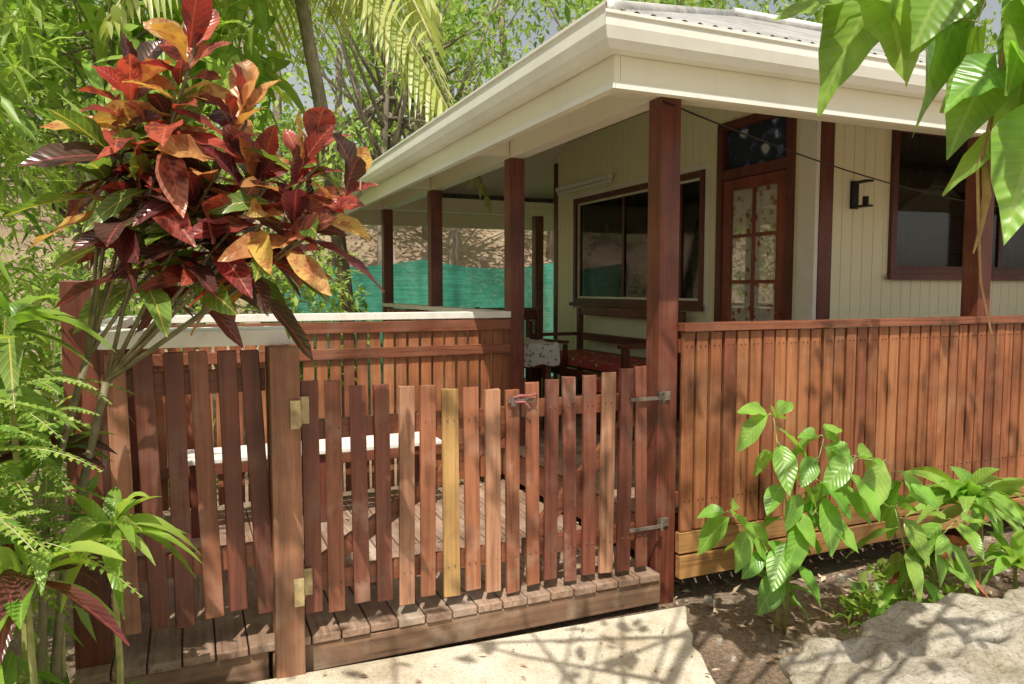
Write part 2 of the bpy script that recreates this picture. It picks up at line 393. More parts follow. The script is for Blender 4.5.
for _ in range(420):
    x=random.uniform(2.1,6); y=random.uniform(.8,4.2); z=hgt(x,y); r=random.uniform(.006,.022)
    A.box(x-r,x+r,y-r*.8,y+r*.8,z-.004,z+r*.9,M_rock,rot=random.uniform(0,3),axis='z',jit=r*.3)
A.obj('gravel',bevel=.003)

# ------------------------------------------------------------------ house
house=empty('veranda_house')
EX,EY,BY,RX=1.5,2.55,9.5,14.0; EZ=2.64; TP=math.tan(math.radians(24.6))
A=Acc()
def corr(kind):
    pitch=.076; half=(BY-EY)/2
    if kind in('f','b'):
        n=int((RX-EX)/pitch*6)
        for i in range(n+1):
            x=EX+.02+(RX-EX)*i/n; reach=max(.02,min(half,x-EX)); w=.011*math.cos(2*math.pi*(x-EX)/pitch)
            for t in (0,1):
                dd=.02+(reach-.02)*t; y=EY+dd if kind=='f' else BY-dd
                A.v.append((x,y,EZ+.03+dd*TP+w))
    else:
        n=int((BY-EY)/pitch*6)
        for i in range(n+1):
            y=EY+(BY-EY)*i/n; reach=max(.02,min(y-EY,BY-y)); w=.011*math.cos(2*math.pi*(y-EY)/pitch)
            for t in (0,1):
                dd=.03+(reach-.03)*t; A.v.append((EX+dd,y,EZ+.018+dd*TP+w))
    return n
for kd in 'fbl':
    b0=len(A.v); n=corr(kd); k=A.mi(M_roof)
    for i in range(n): A.f.append((b0+2*i,b0+2*i+2,b0+2*i+3,b0+2*i+1)); A.m.append(k)
half=(BY-EY)/2
A.tube([(EX+.03,EY+.03,EZ+.04),(EX+half,EY+half,EZ+.05+half*TP)],.04,M_roof,8)
A.tube([(EX,BY,EZ+.06),(EX+half,BY-half,EZ+.06+half*TP)],.045,M_roof,8)
A.tube([(EX+half,EY+half,EZ+.06+half*TP),(RX,EY+half,EZ+.06+half*TP)],.06,M_roof,8)
A.obj('corrugated_roof',house,smooth=True)
A=Acc()
def gutrun(axis):
    e=.03 if axis=='l' else .0
    pr=[(.095,.0),(.035,.0),(.012,.03),(.0,.075),(.0,.112+e),(-.008,.118+e),(-.008,.13+e),(.008,.13+e),(.012,.112+e),(.03,.05),(.095,.05)]
    i=len(A.v); k=A.mi(M_white); n=len(pr)
    for end in (0,1):
        for o,z in pr:
            if axis=='l': A.v.append((EX+o,(EY+o) if end==0 else (BY-o),EZ-.1+z))
            elif axis=='f': A.v.append(((EX+o) if end==0 else RX,EY+o,EZ-.1+z))
            else: A.v.append(((EX+o) if end==0 else RX,BY-o,EZ-.1+z))
    for a in range(n-1): A.f.append((i+a,i+a+1,i+n+a+1,i+n+a)); A.m.append(k)
for ax in 'lfb': gutrun(ax)
f0=.098
A.box(EX+f0,EX+f0+.028,EY+f0,BY-f0,2.405,2.60,M_cream)
A.box(EX+f0+.03,RX,EY+f0,EY+f0+.028,2.405,2.60,M_cream)
A.box(EX+f0+.03,RX,BY-f0-.028,BY-f0,2.405,2.60,M_cream)
A.box(EX+f0-.012,EX+f0-.002,EY+f0-.012,BY-f0,2.405,2.43,M_white)
A.box(EX+f0,RX,EY+f0-.012,EY+f0-.002,2.405,2.43,M_white)
A.obj('gutter_and_fascia',house)
A=Acc()
A.box(1.63,12.5,3.075,3.185,2.53,2.70,M_cream)
A.box(2.125,2.235,3.19,8.67,2.53,2.70,M_cream)
A.box(1.63,12.5,8.675,8.785,2.53,2.70,M_cream)
for y in (4.98,6.85): A.box(1.63,2.12,y-.045,y+.045,2.545,2.66,M_cream)
A.obj('veranda_beams',house,bevel=.004)
A=Acc()
A.box(1.628,2.124,2.7,9.35,2.66,2.675,M_soffit)
A.box(2.126,13.9,2.68,3.074,2.66,2.675,M_soffit)
A.box(2.126,13.9,8.787,9.37,2.66,2.675,M_soffit)
def cz(dd): return EZ+dd*TP-.1
fl=3.33; dd=(fl-cz(0))/TP
A.poly([(EX+.6,EY+.6,cz(.6)),(EX+.6,BY-.6,cz(.6)),(EX+dd,BY-dd,fl),(EX+dd,EY+dd,fl)],M_soffit)
A.poly([(EX+.55,EY+.55,cz(.55)),(EX+dd,EY+dd,fl),(RX,EY+dd,fl),(RX,EY+.55,cz(.55))],M_soffit)
A.poly([(EX+.55,BY-.55,cz(.55)),(RX,BY-.55,cz(.55)),(RX,BY-dd,fl),(EX+dd,BY-dd,fl)],M_soffit)
A.poly([(EX+dd,EY+dd,fl),(EX+dd,BY-dd,fl),(RX,BY-dd,fl),(RX,EY+dd,fl)],M_soffit)
for y in np.arange(4.4,8.6,.62):
    xa,xb=2.24,EX+dd
    i=len(A.v); k=A.mi(M_cream)
    for yy in (y-.022,y+.022):
        A.v+=[(xa,yy,cz(xa-EX)-.004),(xa,yy,cz(xa-EX)-.1),(xb,yy,cz(xb-EX)-.1),(xb,yy,cz(xb-EX)-.004)]
    for f in ((0,1,2,3),(7,6,5,4),(0,4,5,1),(1,5,6,2),(2,6,7,3),(3,7,4,0)): A.f.append(tuple(i+q for q in f)); A.m.append(k)
A.obj('soffit_and_ceiling',house)
A=Acc(); h=.057
def post(x,y,z0,z1,m=M_post,w=h): A.box(x-w,x+w,y-w,y+w,z0,z1,m)
post(2.18,3.13,.0,2.53)
for y in (4.98,6.87,8.73): post(2.18,y,.0,2.53)
for x in (4.52,6.9,9.3,11.7): post(x,3.13,.0,2.53)
post(4.15,8.73,.0,2.53)
for x in (3.35,5.6): post(x,3.35,0,.3,M_skirt,.05)
A.obj('veranda_posts',house,bevel=.005)
def wallboards(A,axis,fixed,a0,a1,z0,z1,ops,mat,out,th=.02,bw=.105):
    a=a0
    while a<a1-1e-4:
        b=min(a+bw,a1); 
        segs=[(a,b)]
        for (o0,o1,oz0,oz1) in ops:
            ns=[]
            for s0,s1 in segs:
                if o0>s0 and o0<s1: ns+= [(s0,o0),(o0,s1)]
                elif o1>s0 and o1<s1: ns+=[(s0,o1),(o1,s1)]
                else: ns.append((s0,s1))
            segs=ns
        for s0,s1 in segs:
            c=(s0+s1)/2; zs=[(z0,z1)]
            for (o0,o1,oz0,oz1) in ops:
                if o0<c<o1: zs=[(z0,oz0),(oz1,z1)]
            g=.002
            for q0,q1 in zs:
                if q1-q0<.02: continue
                e0=s0+(g if abs(s0-a)<1e-6 else 0); e1=s1-(g if abs(s1-b)<1e-6 else 0)
                if axis=='y': A.box(fixed,fixed+th,e0,e1,q0,q1,mat)
                else: A.box(e0,e1,fixed,fixed+th,q0,q1,mat)
        a=b
WX,WY=4.1,4.04
A=Acc()
door=(4.24,5.10,.46,2.96); win1=(5.26,7.62,1.44,2.62)
win2=(4.83,7.4,1.70,2.85)
WT=3.30
wallboards(A,'y',WX,WY+.155,8.1,.46,WT,[door,win1],M_wall,-1)
wallboards(A,'x',WY,WX+.15,12.5,.46,3.16,[win2],M_wall,-1)
def backing(axis,fixed,a0,a1,ops):
    t0,t1=fixed+.022,fixed+.06
    edges=[a0]+sum([[o[0],o[1]] for o in sorted(ops)],[])+[a1]
    for i in range(0,len(edges),2):
        if axis=='y': A.box(t0,t1,edges[i],edges[i+1],.46,WT,M_cream)
        else: A.box(edges[i],edges[i+1],t0,t1,.46,3.16,M_cream)
    for o in ops:
        for q0,q1 in ((.46,o[2]),(o[3],3.16)):
            if q1-q0>.03:
                if axis=='y': A.box(t0,t1,o[0]+.001,o[1]-.001,q0,q1,M_cream)
                else: A.box(o[0]+.001,o[1]-.001,t0,t1,q0,q1,M_cream)
backing('y',WX,WY+.08,8.1,[door,win1]); backing('x',WY,WX+.065,12.5,[win2])
A.box(4.17,12.5,8.04,8.1,.46,3.16,M_wall); A.box(12.44,12.5,4.11,8.03,.46,3.16,M_wall)
A.box(WX-.014,WX+.02,WY-.012,WY+.15,.46,3.14,M_white)
A.box(WX-.002+.024,WX+.145,WY-.02,WY+.01,.46,3.14,M_trim)
A.box(WX-.012,WX+.03,8.06,8.15,.46,3.1,M_trim)
A.box(4.18,12.4,4.12,8.02,.44,.46,M_dark)
A.obj('walls',house,bevel=.002)
# door
A=Acc(); y0,y1,z0,z1=door
fw=.07
A.box(WX-.025,WX+.06,y0,y0+fw,z0,z1,M_trim); A.box(WX-.025,WX+.06,y1-fw,y1,z0,z1,M_trim)
A.box(WX-.023,WX+.06,y0+fw+.001,y1-fw-.001,z1-fw,z1,M_trim)
A.box(WX-.023,WX+.06,y0+fw+.001,y1-fw-.001,2.49,2.57,M_trim)
A.box(WX+.028,WX+.034,y0+fw,y1-fw,2.57,z1-fw,M_trans)
a0,a1=y0+fw+.004,y1-fw-.004; dt0,dt1=2.485,.47
sx0,sx1=WX-.012,WX+.028; sw=.095
A.box(sx0,sx1,a0,a0+sw,dt1,dt0,M_door); A.box(sx0,sx1,a1-sw,a1,dt1,dt0,M_door)
A.box(sx0,sx1,a0+sw+.001,a1-sw-.001,dt0-.09,dt0,M_door); A.box(sx0,sx1,a0+sw+.001,a1-sw-.001,dt1,dt1+.45,M_door)
g0,g1,gz0,gz1=a0+sw,a1-sw,dt1+.45,dt0-.09
A.box(sx0+.006,sx1-.006,(g0+g1)/2-.014,(g0+g1)/2+.014,gz0,gz1,M_door)
rows=4
for r in range(1,rows):
    z=gz0+(gz1-gz0)*r/rows
    for q0,q1 in ((g0+.001,(g0+g1)/2-.015),((g0+g1)/2+.015,g1-.001)): A.box(sx0+.006,sx1-.006,q0,q1,z-.014,z+.014,M_door)
A.box(sx0+.013,sx0+.015,g0,g1,gz0,gz1,M_clear)
A.grid(lambda u,v:(sx0+.022+.004*math.sin(u*34),g0-.02+(g1-g0+.04)*u,gz0-.03+(gz1-gz0+.06)*v),60,2,M_curtfl)
A.tube([(WX-.05,a0+.05,1.42),(WX-.055,a0+.055,1.42)],.03,M_brass,12)
A.tube([(WX-.015,a0+.05,1.42),(WX-.06,a0+.05,1.42)],.008,M_brass,8)
A.obj('entry_door',house,bevel=.003)
def window(axis,fixed,o,divs,name,curt=True):
    A=Acc(); a0,a1,z0,z1=o; f=.055
    def bx(p0,p1,q0,q1,za,zb,m):
        if axis=='y': A.box(fixed+p0,fixed+p1,q0,q1,za,zb,m)
        else: A.box(q0,q1,fixed+p0,fixed+p1,za,zb,m)
    bx(-.03,.065,a0,a0+f,z0,z1,M_trim); bx(-.03,.065,a1-f,a1,z0,z1,M_trim)
    bx(-.028,.065,a0+f+.001,a1-f-.001,z1-f,z1,M_trim); bx(-.028,.065,a0+f+.001,a1-f-.001,z0,z0+f,M_trim)
    bx(-.06,-.032,a0-.03,a1+.03,z0-.03,z0+.01,M_trim)
    i0,i1=a0+f+.002,a1-f-.002
    c=.022
    fm=M_cream if axis=='y' else M_trim
    bx(.0,.03,i0,i0+c,z0+f,z1-f,fm); bx(.0,.03,i1-c,i1,z0+f,z1-f,fm)
    bx(.0,.03,i0+c+.001,i1-c-.001,z1-f-c,z1-f-.001,fm); bx(.0,.03,i0+c+.001,i1-c-.001,z0+f+.001,z0+f+c,fm)
    for dv in divs:
        m=i0+(i1-i0)*dv; bx(.002,.028,m-.018,m+.018,z0+f+c+.001,z1-f-c-.001,M_trim)
    bx(.014,.018,i0+.005,i1-.005,z0+f+.005,z1-f-.005,M_glass)
    za=z0+f+.12
    while za<z1-f-.08:
        bx(.024,.034,i0+c+.002,i1-c-.002,za,za+.006,M_black); za+=.145
    W=i1-i0
    def cur(side,lo,hi):
        def fn(u,v):
            z=z1-f-(z1-z0-2*f)*v
            pinch=1-.78*math.exp(-((v-.62)/.22)**2)
            if v>.62: pinch=.22+.5*(v-.62)/.38*.6
            w=(hi-lo)*pinch*u
            a=lo+w if side<0 else hi-w
            d=.085+.014*math.sin(u*40)
            return (fixed+d,a,z) if axis=='y' else (a,fixed+d,z)
        A.grid(fn,50,26,M_curtdk)
    k=[0]+list(divs)+[1]
    for s in range(len(k)-1):
        lo=i0+W*k[s]; hi=i0+W*k[s+1]; mid=(lo+hi)/2
        cur(-1,lo,mid+.02); cur(1,mid-.02,hi)
    A.obj(name,house,bevel=.002)
window('y',WX,win1,(.14,.57),'side_window'); window('x',WY,win2,(.5,),'front_window')
A=Acc(); a0,a1,z0,z1=win1
A.box(WX-.016,WX-.001,a0-.06,a0-.001,z0-.06,z1+.06,M_white); A.box(WX-.016,WX-.001,a1+.001,a1+.06,z0-.06,z1+.06,M_white)
A.box(WX-.016,WX-.001,a0,a1,z1+.001,z1+.06,M_white)
A.obj('window_architrave',house,bevel=.003)
A=Acc()
x=2.13
while x<12.5:
    A.box(x+.002,x+.118,3.19,8.79,.42,.45,M_deck); x+=.12
A.box(2.13,12.5,3.195,3.24,.26,.415,M_woodx); A.box(2.125,2.165,3.25,8.79,.22,.415,M_woody)
for y in (4.4,5.6,6.8,8.0): A.box(2.17,12.5,y,y+.05,.27,.415,M_woodx)
A.obj('veranda_deck',house,bevel=.003)
A=Acc(); lx,lz=4.46,2.28
A.box(lx-.035,lx+.035,WY-.02,WY-.001,lz-.1,lz+.1,M_black)
A.box(lx-.03,lx+.03,WY-.15,WY-.021,lz+.08,lz+.095,M_black)
A.box(lx-.03,lx+.03,WY-.15,WY-.021,lz-.095,lz-.08,M_black)
A.tube([(lx,WY-.11,lz-.08),(lx,WY-.11,lz-.02)],.022,M_black,12)
A.obj('wall_lamp',None,bevel=.003)
def batten(p,axis,L):
    A=Acc(); x,y,z=p
    if axis=='y':
        A.box(x-.03,x+.03,y-L/2,y+L/2,z,z+.045,M_plastic); A.tube([(x,y-L/2+.03,z-.02),(x,y+L/2-.03,z-.02)],.014,M_plastic,10)
        for s in(-1,1): A.box(x-.018,x+.018,y+s*(L/2-.025)-.012,y+s*(L/2-.025)+.012,z-.038,z-.001,M_plastic)
    else:
        A.box(x-L/2,x+L/2,y-.03,y+.03,z,z+.045,M_plastic); A.tube([(x-L/2+.03,y,z-.02),(x+L/2-.03,y,z-.02)],.014,M_plastic,10)
        for s in(-1,1): A.box(x+s*(L/2-.025)-.012,x+s*(L/2-.025)+.012,y-.018,y+.018,z-.038,z-.001,M_plastic)
    A.obj('fluorescent_light',None,bevel=.003)
batten((4.04,7.35,2.74),'y',1.2); batten((2.33,7.0,2.72),'x',.5)
A=Acc(); p0=Vector((2.12,3.06,2.50)); p1=Vector((6.5,4.0,2.25))
pts=[p0.lerp(p1,t)+Vector((0,0,-.10*4*t*(1-t))) for t in np.linspace(0,1,24)]
A.tube([tuple(p) for p in pts],.0045,M_black,6); A.obj('power_cable')

# ------------------------------------------------------------------ railings
A=Acc()
x=2.25
while x<12.4:
    hh=random.uniform(-.004,.004)
    A.box(x,x+.07+random.uniform(-.003,.002),3.045+random.uniform(-.004,.004),3.066,.375+hh,1.385,M_rail,rot=random.uniform(-.004,.004)); x+=.0845
A.box(2.24,12.5,3.02,3.13,1.39,1.43,M_woodx)
for z in (1.28,.5): A.box(2.24,12.5,3.07,3.1,z,z+.07,M_woodx)
A.box(2.24,12.5,3.04,3.075,.262,.368,M_skirt); A.box(2.24,12.5,3.03,3.07,.135,.25,M_skirt)
x=2.25
while x<8:
    for z in (1.315,.53):
        for dx in (.02,.05): A.tube([(x+dx,3.038,z),(x+dx,3.046,z)],.003,M_black,5)
    x+=.0845
A.obj('veranda_railing',None,bevel=.003)
A=Acc()
x=-.30
while x<2.08:
    A.box(x,x+.07,4.93,4.95,.25,1.36+random.uniform(-.005,.005),M_rail,rot=random.uniform(-.006,.006)); x+=.088
A.box(-.34,2.12,4.90,5.04,1.395,1.44,M_capw)
A.box(-.30,2.12,4.905,4.927,1.31,1.385,M_woodx); A.box(-.30,2.12,4.905,4.927,1.14,1.21,M_woodx); A.box(-.30,2.12,4.905,4.927,.45,.52,M_woodx)
A.obj('landing_railing',None,bevel=.003)
A=Acc()
y=5.06
while y<8.6:
    A.box(2.14,2.16,y,y+.07,.4,1.38,M_gate); y+=.088
A.box(2.10,2.24,5.04,8.67,1.395,1.435,M_capw)
A.box(2.24,4.09,8.70,8.76,1.3,1.36,M_dark)
for x in np.arange(2.28,4.05,.1): A.box(x,x+.05,8.71,8.74,.45,1.3,M_dark)
A.obj('side_railing',None,bevel=.003)
A=Acc()
y=3.25
while y<4.9:
    A.box(-.37,-.35,y,y+.07,.25,1.36,M_gate); y+=.095
A.box(-.41,-.30,3.2,4.89,1.395,1.44,M_capw); A.box(-.345,-.32,3.2,4.89,1.05,1.12,M_woody)
A.box(-.41,-.3,4.91,5.03,.0,1.38,M_post)
A.obj('landing_side_railing',None,bevel=.003)
A=Acc(); x=-.42
while x<2.10:
    A.box(x+.003,x+.117,3.0+random.uniform(-.006,.006),5.0,.165+random.uniform(-.002,.002),.2,M_deck); x+=.12
A.box(-.42,.255,3.02,3.06,.03,.16,M_edge); A.box(.27,2.11,3.01,3.05,.045,.16,M_edge)
A.obj('landing_deck',None,bevel=.005)
A=Acc()
for i in range(3): A.box(-.1,1.45,4.45+i*.12,4.55+i*.12,.62,.645,M_capw)
for x in (-.02,.68,1.34):
    for y in (4.48,4.74): A.box(x,x+.05,y,y+.05,.2,.618,M_post)
A.obj('landing_bench',None,bevel=.004)
A=Acc()
A.box(-.42,-.305,3.075,3.19,-.05,1.63,M_post)
A.box(.275,.385,2.93,2.998,.03,1.38,M_postB)
A.box(.28,.38,3.09,3.17,.2,1.37,M_postB)
xs_=[-.275,-.18,-.085,.01,.105,.2]
for i,x in enumerate(xs_):
    A.box(x,x+.068,3.035,3.055,.32+random.uniform(-.03,.02),1.365,M_slatdark if i%3 else M_gate,rot=random.uniform(-.05,-.01),jit=.002)
A.box(-.3,.27,3.06,3.10,1.2,1.29,M_woodx); A.box(-.3,.27,3.06,3.10,.5,.59,M_woodx)
A.box(-.30,.40,2.985,3.28,1.385,1.445,M_capw)
A.obj('slat_fence',None,bevel=.004)
tops=[1.235,1.225,1.205,1.205,1.185,1.19,1.175,1.17,1.16,1.15]
def gate(name,x0,n,tops,bots,mats):
    A=Acc(); pitch=.0985
    for i in range(n):
        x=x0+i*pitch+random.uniform(-.003,.003)
        A.box(x,x+.07+random.uniform(-.007,.003),3.03+random.uniform(-.005,.005),3.05,bots[i],tops[i]+random.uniform(-.006,.006),mats[i],rot=random.uniform(-.02,.014),jit=.003)
    x1=x0+(n-1)*pitch+.07
    zb=min(bots)+.14; zt=min(tops)-.16
    A.box(x0+.005,x1-.005,3.056,3.095,zb,zb+.08,M_woodx); A.box(x0+.005,x1-.005,3.056,3.095,zt,zt+.08,M_woodx)
    L=math.hypot(x1-x0-.1,zt-zb-.1); an=math.atan2(zt-zb-.1,x1-x0-.1)
    cx,czz=(x0+x1)/2,(zb+zt)/2+.04
    A.box(cx-L/2,cx+L/2,3.058,3.09,czz-.035,czz+.035,M_woodx,rot=-an)
    for i in range(n):
        for z in (zb+.03,zt+.045):
            for dx in (.02,.05):
                x=x0+i*pitch+dx; A.tube([(x,3.024,z),(x,3.034,z)],.0035,M_galv,6)
    return A
mA=[M_slatdark,M_gate,M_gate,M_slatdark,M_gate,M_gate,M_yellow,M_gate,M_gate,M_gate]
bA=[.285,.27,.29,.28,.25,.27,.25,.26,.24,.22]
A=gate('g',.40,10,tops,bA,mA)
for z in (1.12,.42):
    A.box(.345,.384,2.918,2.929,z-.055,z+.055,M_brass); A.box(.39,.43,3.018,3.027,z-.055,z+.055,M_brass); A.tube([(.388,2.98,z-.055),(.388,2.98,z+.055)],.008,M_brass,8)
A.obj('timber_gate',None,bevel=.004)
tB=[1.175,1.19,1.195,1.2,1.205,1.215,1.225,1.225]
bB=[.24,.25,.225,.24,.235,.23,.235,.235]
A=gate('g',1.385,7,tB,bB,[M_gate,M_slatdark,M_gate,M_slatdark,M_gate,M_slatdark,M_slatdark])
for z in (1.07,.43):
    A.box(1.93,2.12,3.014,3.022,z-.009,z+.009,M_galv); A.box(2.124,2.19,3.062,3.072,z-.022,z+.022,M_galv); A.tube([(2.12,3.02,z-.025),(2.12,3.02,z+.025)],.008,M_galv,8)
A.obj('timber_gate',None,bevel=.004)
A=Acc()
A.box(1.29,1.42,3.010,3.02,1.095,1.11,M_galv); A.box(1.30,1.33,3.0,3.009,1.08,1.125,M_galv)
pts=[(1.31,3.0,1.12),(1.34,2.99,1.13),(1.38,2.995,1.125),(1.42,3.005,1.13),(1.44,3.03,1.12),(1.40,3.06,1.11),(1.35,3.06,1.115),(1.31,3.03,1.11),(1.32,2.995,1.10),(1.36,2.99,1.10),(1.385,2.995,1.07)]
A.tube(pts,.005,M_redrag,8); A.obj('gate_latch')

# ------------------------------------------------------------------ furniture
A=Acc(); x0,x1,y0,y1,dz=3.35,3.98,5.35,7.25,.45
for y in (y0,y1-.06):
    A.box(x0,x0+.06,y,y+.06,dz,dz+.64,M_dark); A.box(x1-.06,x1,y,y+.06,dz,dz+.95,M_dark)
    A.box(x0-.03,x1-.07,y-.01,y+.07,dz+.645,dz+.68,M_dark); A.box(x0+.07,x1-.07,y+.01,y+.05,dz+.3,dz+.36,M_dark)
A.box(x0+.01,x0+.05,y0+.07,y1-.07,dz+.3,dz+.38,M_dark)
for i in range(6): A.box(x0+.06+i*.09,x0+.13+i*.09,y0+.065,y1-.065,dz+.385,dz+.405,M_dark)
A.box(x1-.05,x1-.015,y0+.07,y1-.07,dz+.87,dz+.96,M_dark); A.box(x1-.05,x1-.015,y0+.07,y1-.07,dz+.6,dz+.68,M_dark);A.box(x1-.05,x1-.015,y0+.07,y1-.07,dz+.45,dz+.5,M_dark)
A.box(x0+.03,x1-.08,y0+.09,y1-.09,dz+.41,dz+.49,M_cushion)
A.obj('garden_bench',None,bevel=.008)
A=Acc(); tx0,tx1,ty0,ty1=2.35,2.72,5.35,6.1
for x in (tx0+.03,tx1-.08):
    for y in (ty0+.05,ty1-.1): A.box(x,x+.05,y,y+.05,dz,dz+.68,M_dark)
A.box(tx0,tx1,ty0,ty1,dz+.68,dz+.71,M_dark)
def cloth(u,v):
    x=tx0-.08+(tx1-tx0+.16)*u; y=ty0-.08+(ty1-ty0+.16)*v
    ox=max(tx0-x,x-tx1,0); oy=max(ty0-y,y-ty1,0); o=max(ox,oy)
    return (min(max(x,tx0-.01-.1*ox),tx1+.01+.1*ox),min(max(y,ty0-.01-.1*oy),ty1+.01+.1*oy),dz+.717-o*2.2-(.01*math.sin(30*x+22*y) if o else 0))
A.grid(cloth,40,60,M_cloth); A.obj('dining_table',None)
def chair(px,py,rz,cush=M_cushion):
    e=Acc(); 
    for x in (-.23,.18):
        e.box(x,x+.05,-.23,-.18,0,.45,M_dark); e.box(x,x+.05,.18,.23,0,.95,M_dark)
    e.box(-.23,.23,-.23,.175,.4,.45,M_dark); e.box(-.17,.17,.19,.215,.84,.94,M_dark)
    for x in (-.12,-.02,.08): e.box(x,x+.05,.195,.21,.47,.835,M_dark)
    e.box(-.24,-.19,-.25,.175,.62,.65,M_dark); e.box(.19,.24,-.25,.175,.62,.65,M_dark); e.box(-.235,-.195,-.24,-.2,.455,.615,M_dark); e.box(.195,.235,-.24,-.2,.455,.615,M_dark)
    e.box(-.185,.185,-.2,.17,.452,.51,cush)
    o=e.obj('armchair',None,bevel=.006); o.location=(px,py,dz); o.rotation_euler=(0,0,rz)
chair(3.1,6.6,.2); chair(2.75,7.5,.1)
A=Acc()
A.box(2.95,3.35,4.75,5.2,dz,dz+.33,M_dark); A.box(2.92,3.38,4.72,5.23,dz+.335,dz+.45,M_cushion)
A.obj('floral_ottoman',None,bevel=.02)

# ------------------------------------------------------------------ green shade net
A=Acc()
A.grid(lambda u,v:(1.0+7*u,11.5+.05*math.sin(u*30)+.05*math.sin(v*5+u*10)+.025*math.sin(u*140+3*v),2.1*v-.03-.13*v*abs(math.sin(u*9))),220,12,M_net)
for x in np.arange(1,8.1,2): A.tube([(x,11.6,-.1),(x,11.6,2.25)],.03,M_bark,7)
A.obj('shade_net_fence',smooth=True)

# ------------------------------------------------------------------ vegetation
B1=[(.34,.50,.09),(.46,.60,.13),(.25,.42,.06),(.56,.66,.22)]
B2=[(.18,.34,.06),(.26,.43,.08),(.13,.26,.045),(.36,.48,.12)]
B3=[(.08,.18,.035),(.12,.24,.05),(.06,.13,.03)]
G_bright=leafmat('leaf_bright',B1,.5,.4); G_mid=leafmat('leaf_mid',B2,.45,.4); G_dark=leafmat('leaf_dark',B3,.35,.35)
F_bright=farleaf('foliage_bright',B1,.5); F_mid=farleaf('foliage_mid',B2,.5); F_dark=farleaf('foliage_dark',B3,.4)
G_lance=leafmat('leaf_lance',[(.24,.44,.07),(.34,.52,.1),(.17,.34,.05)],.45,.3,vein=(.5,.6,.2),veinf=.4)
G_sap=leafmat('leaf_sapling',[(.24,.50,.07),(.34,.60,.11),(.18,.42,.06),(.42,.64,.15)],.45,.28,vein=(.48,.66,.22),veinf=.4)
C_red=leafmat('croton_red',[(.42,.055,.045),(.52,.13,.08),(.28,.035,.04),(.55,.22,.13)],.35,.28,vein=(.7,.24,.14),veinf=.5,blotch=(.13,.04,.035),ttint=(1.4,.8,.7))
C_dark=leafmat('croton_dark',[(.11,.035,.04),(.08,.07,.045),(.17,.04,.05)],.3,.22,vein=(.45,.1,.1),veinf=.6,ttint=(1.4,.8,.7))
C_yel=leafmat('croton_yellow',[(.74,.54,.13),(.66,.32,.13),(.8,.64,.22)],.4,.3,vein=(.7,.3,.12),veinf=.5,blotch=(.42,.14,.06),ttint=(1.2,1,.6))
C_grn=leafmat('croton_green',[(.12,.24,.05),(.22,.34,.08)],.4,.25,vein=(.65,.55,.15),veinf=.8)

# croton
cro=empty('croton_plant')
tips=[((.04,2.66,2.36),26,(.5,.15,.3,.05)),((-.13,2.76,2.24),22,(.3,.4,.2,.1)),((.19,2.62,2.14),26,(.35,.15,.45,.05)),((-.03,2.72,2.10),22,(.35,.3,.15,.2)),
      ((.40,2.51,2.00),24,(.5,.2,.2,.1)),((-.12,2.76,1.93),22,(.15,.4,.15,.3)),((.24,2.58,1.92),24,(.45,.3,.15,.1)),((.38,2.53,1.80),20,(.35,.4,.1,.15)),((.53,2.47,1.91),18,(.4,.25,.25,.1)),((.06,2.68,1.88),20,(.3,.35,.15,.2)),
      ((.14,2.64,1.74),18,(.35,.4,.1,.15)),((-.05,2.72,1.72),16,(.2,.45,.05,.3)),((-.20,2.78,2.04),16,(.25,.4,.1,.25))]
A=Acc()
root=Vector((-.42,2.66,0)); hub=[Vector((-.38,2.69,.75)),Vector((-.25,2.72,1.30)),Vector((-.30,2.70,1.38))]
A.tube([root,(-.42,2.68,.4),hub[0],hub[1]],[.018,.016,.014,.012],M_cstem,8)
A.tube([root+Vector((-.06,.02,0)),(-.45,2.66,.5),(-.42,2.66,.95),hub[2]],[.016,.014,.012,.011],M_cstem,8)
P=[];D=[];MI=[];LL=[];UU=[]
for (c,n,w) in tips:
    c=Vector(c); hb=hub[1] if c.x>-.02 else hub[2]; mid=hb.lerp(c,.6)+Vector((-.02,0,-.05*abs(c.x+.1)))
    A.tube([hb,mid,c,c+Vector((.0,0,.06))],[.007,.006,.005,.003],M_cstem,6)
    for i in range(n):
        t=i/n; an=i*2.39996+random.random()*.5
        el_=1.25-1.75*(1-t)+random.uniform(-.25,.25)
        p=mid.lerp(c,.2+.8*t)+Vector((0,0,.06*t))
        P.append(tuple(p)); D.append((math.cos(an)*math.cos(el_),math.sin(an)*math.cos(el_),math.sin(el_)))
        UU.append((random.gauss(0,.5),random.gauss(-.5,.45),1))
        MI.append(rng.choice(4,p=np.array(w)/sum(w))); LL.append(random.uniform(.17,.30)*(1-.12*t))
A.obj('stems',cro,smooth=True)
LL=np.array(LL)
leaves('croton_leaves',P,D,LL,LL*rng.uniform(.30,.42,len(LL)),[C_red,C_dark,C_yel,C_grn],st=9,fold=.16,droop=.3,parent=cro,prof=1.1,wave=.06,mi=np.array(MI),up=np.array(UU),twist=.5)

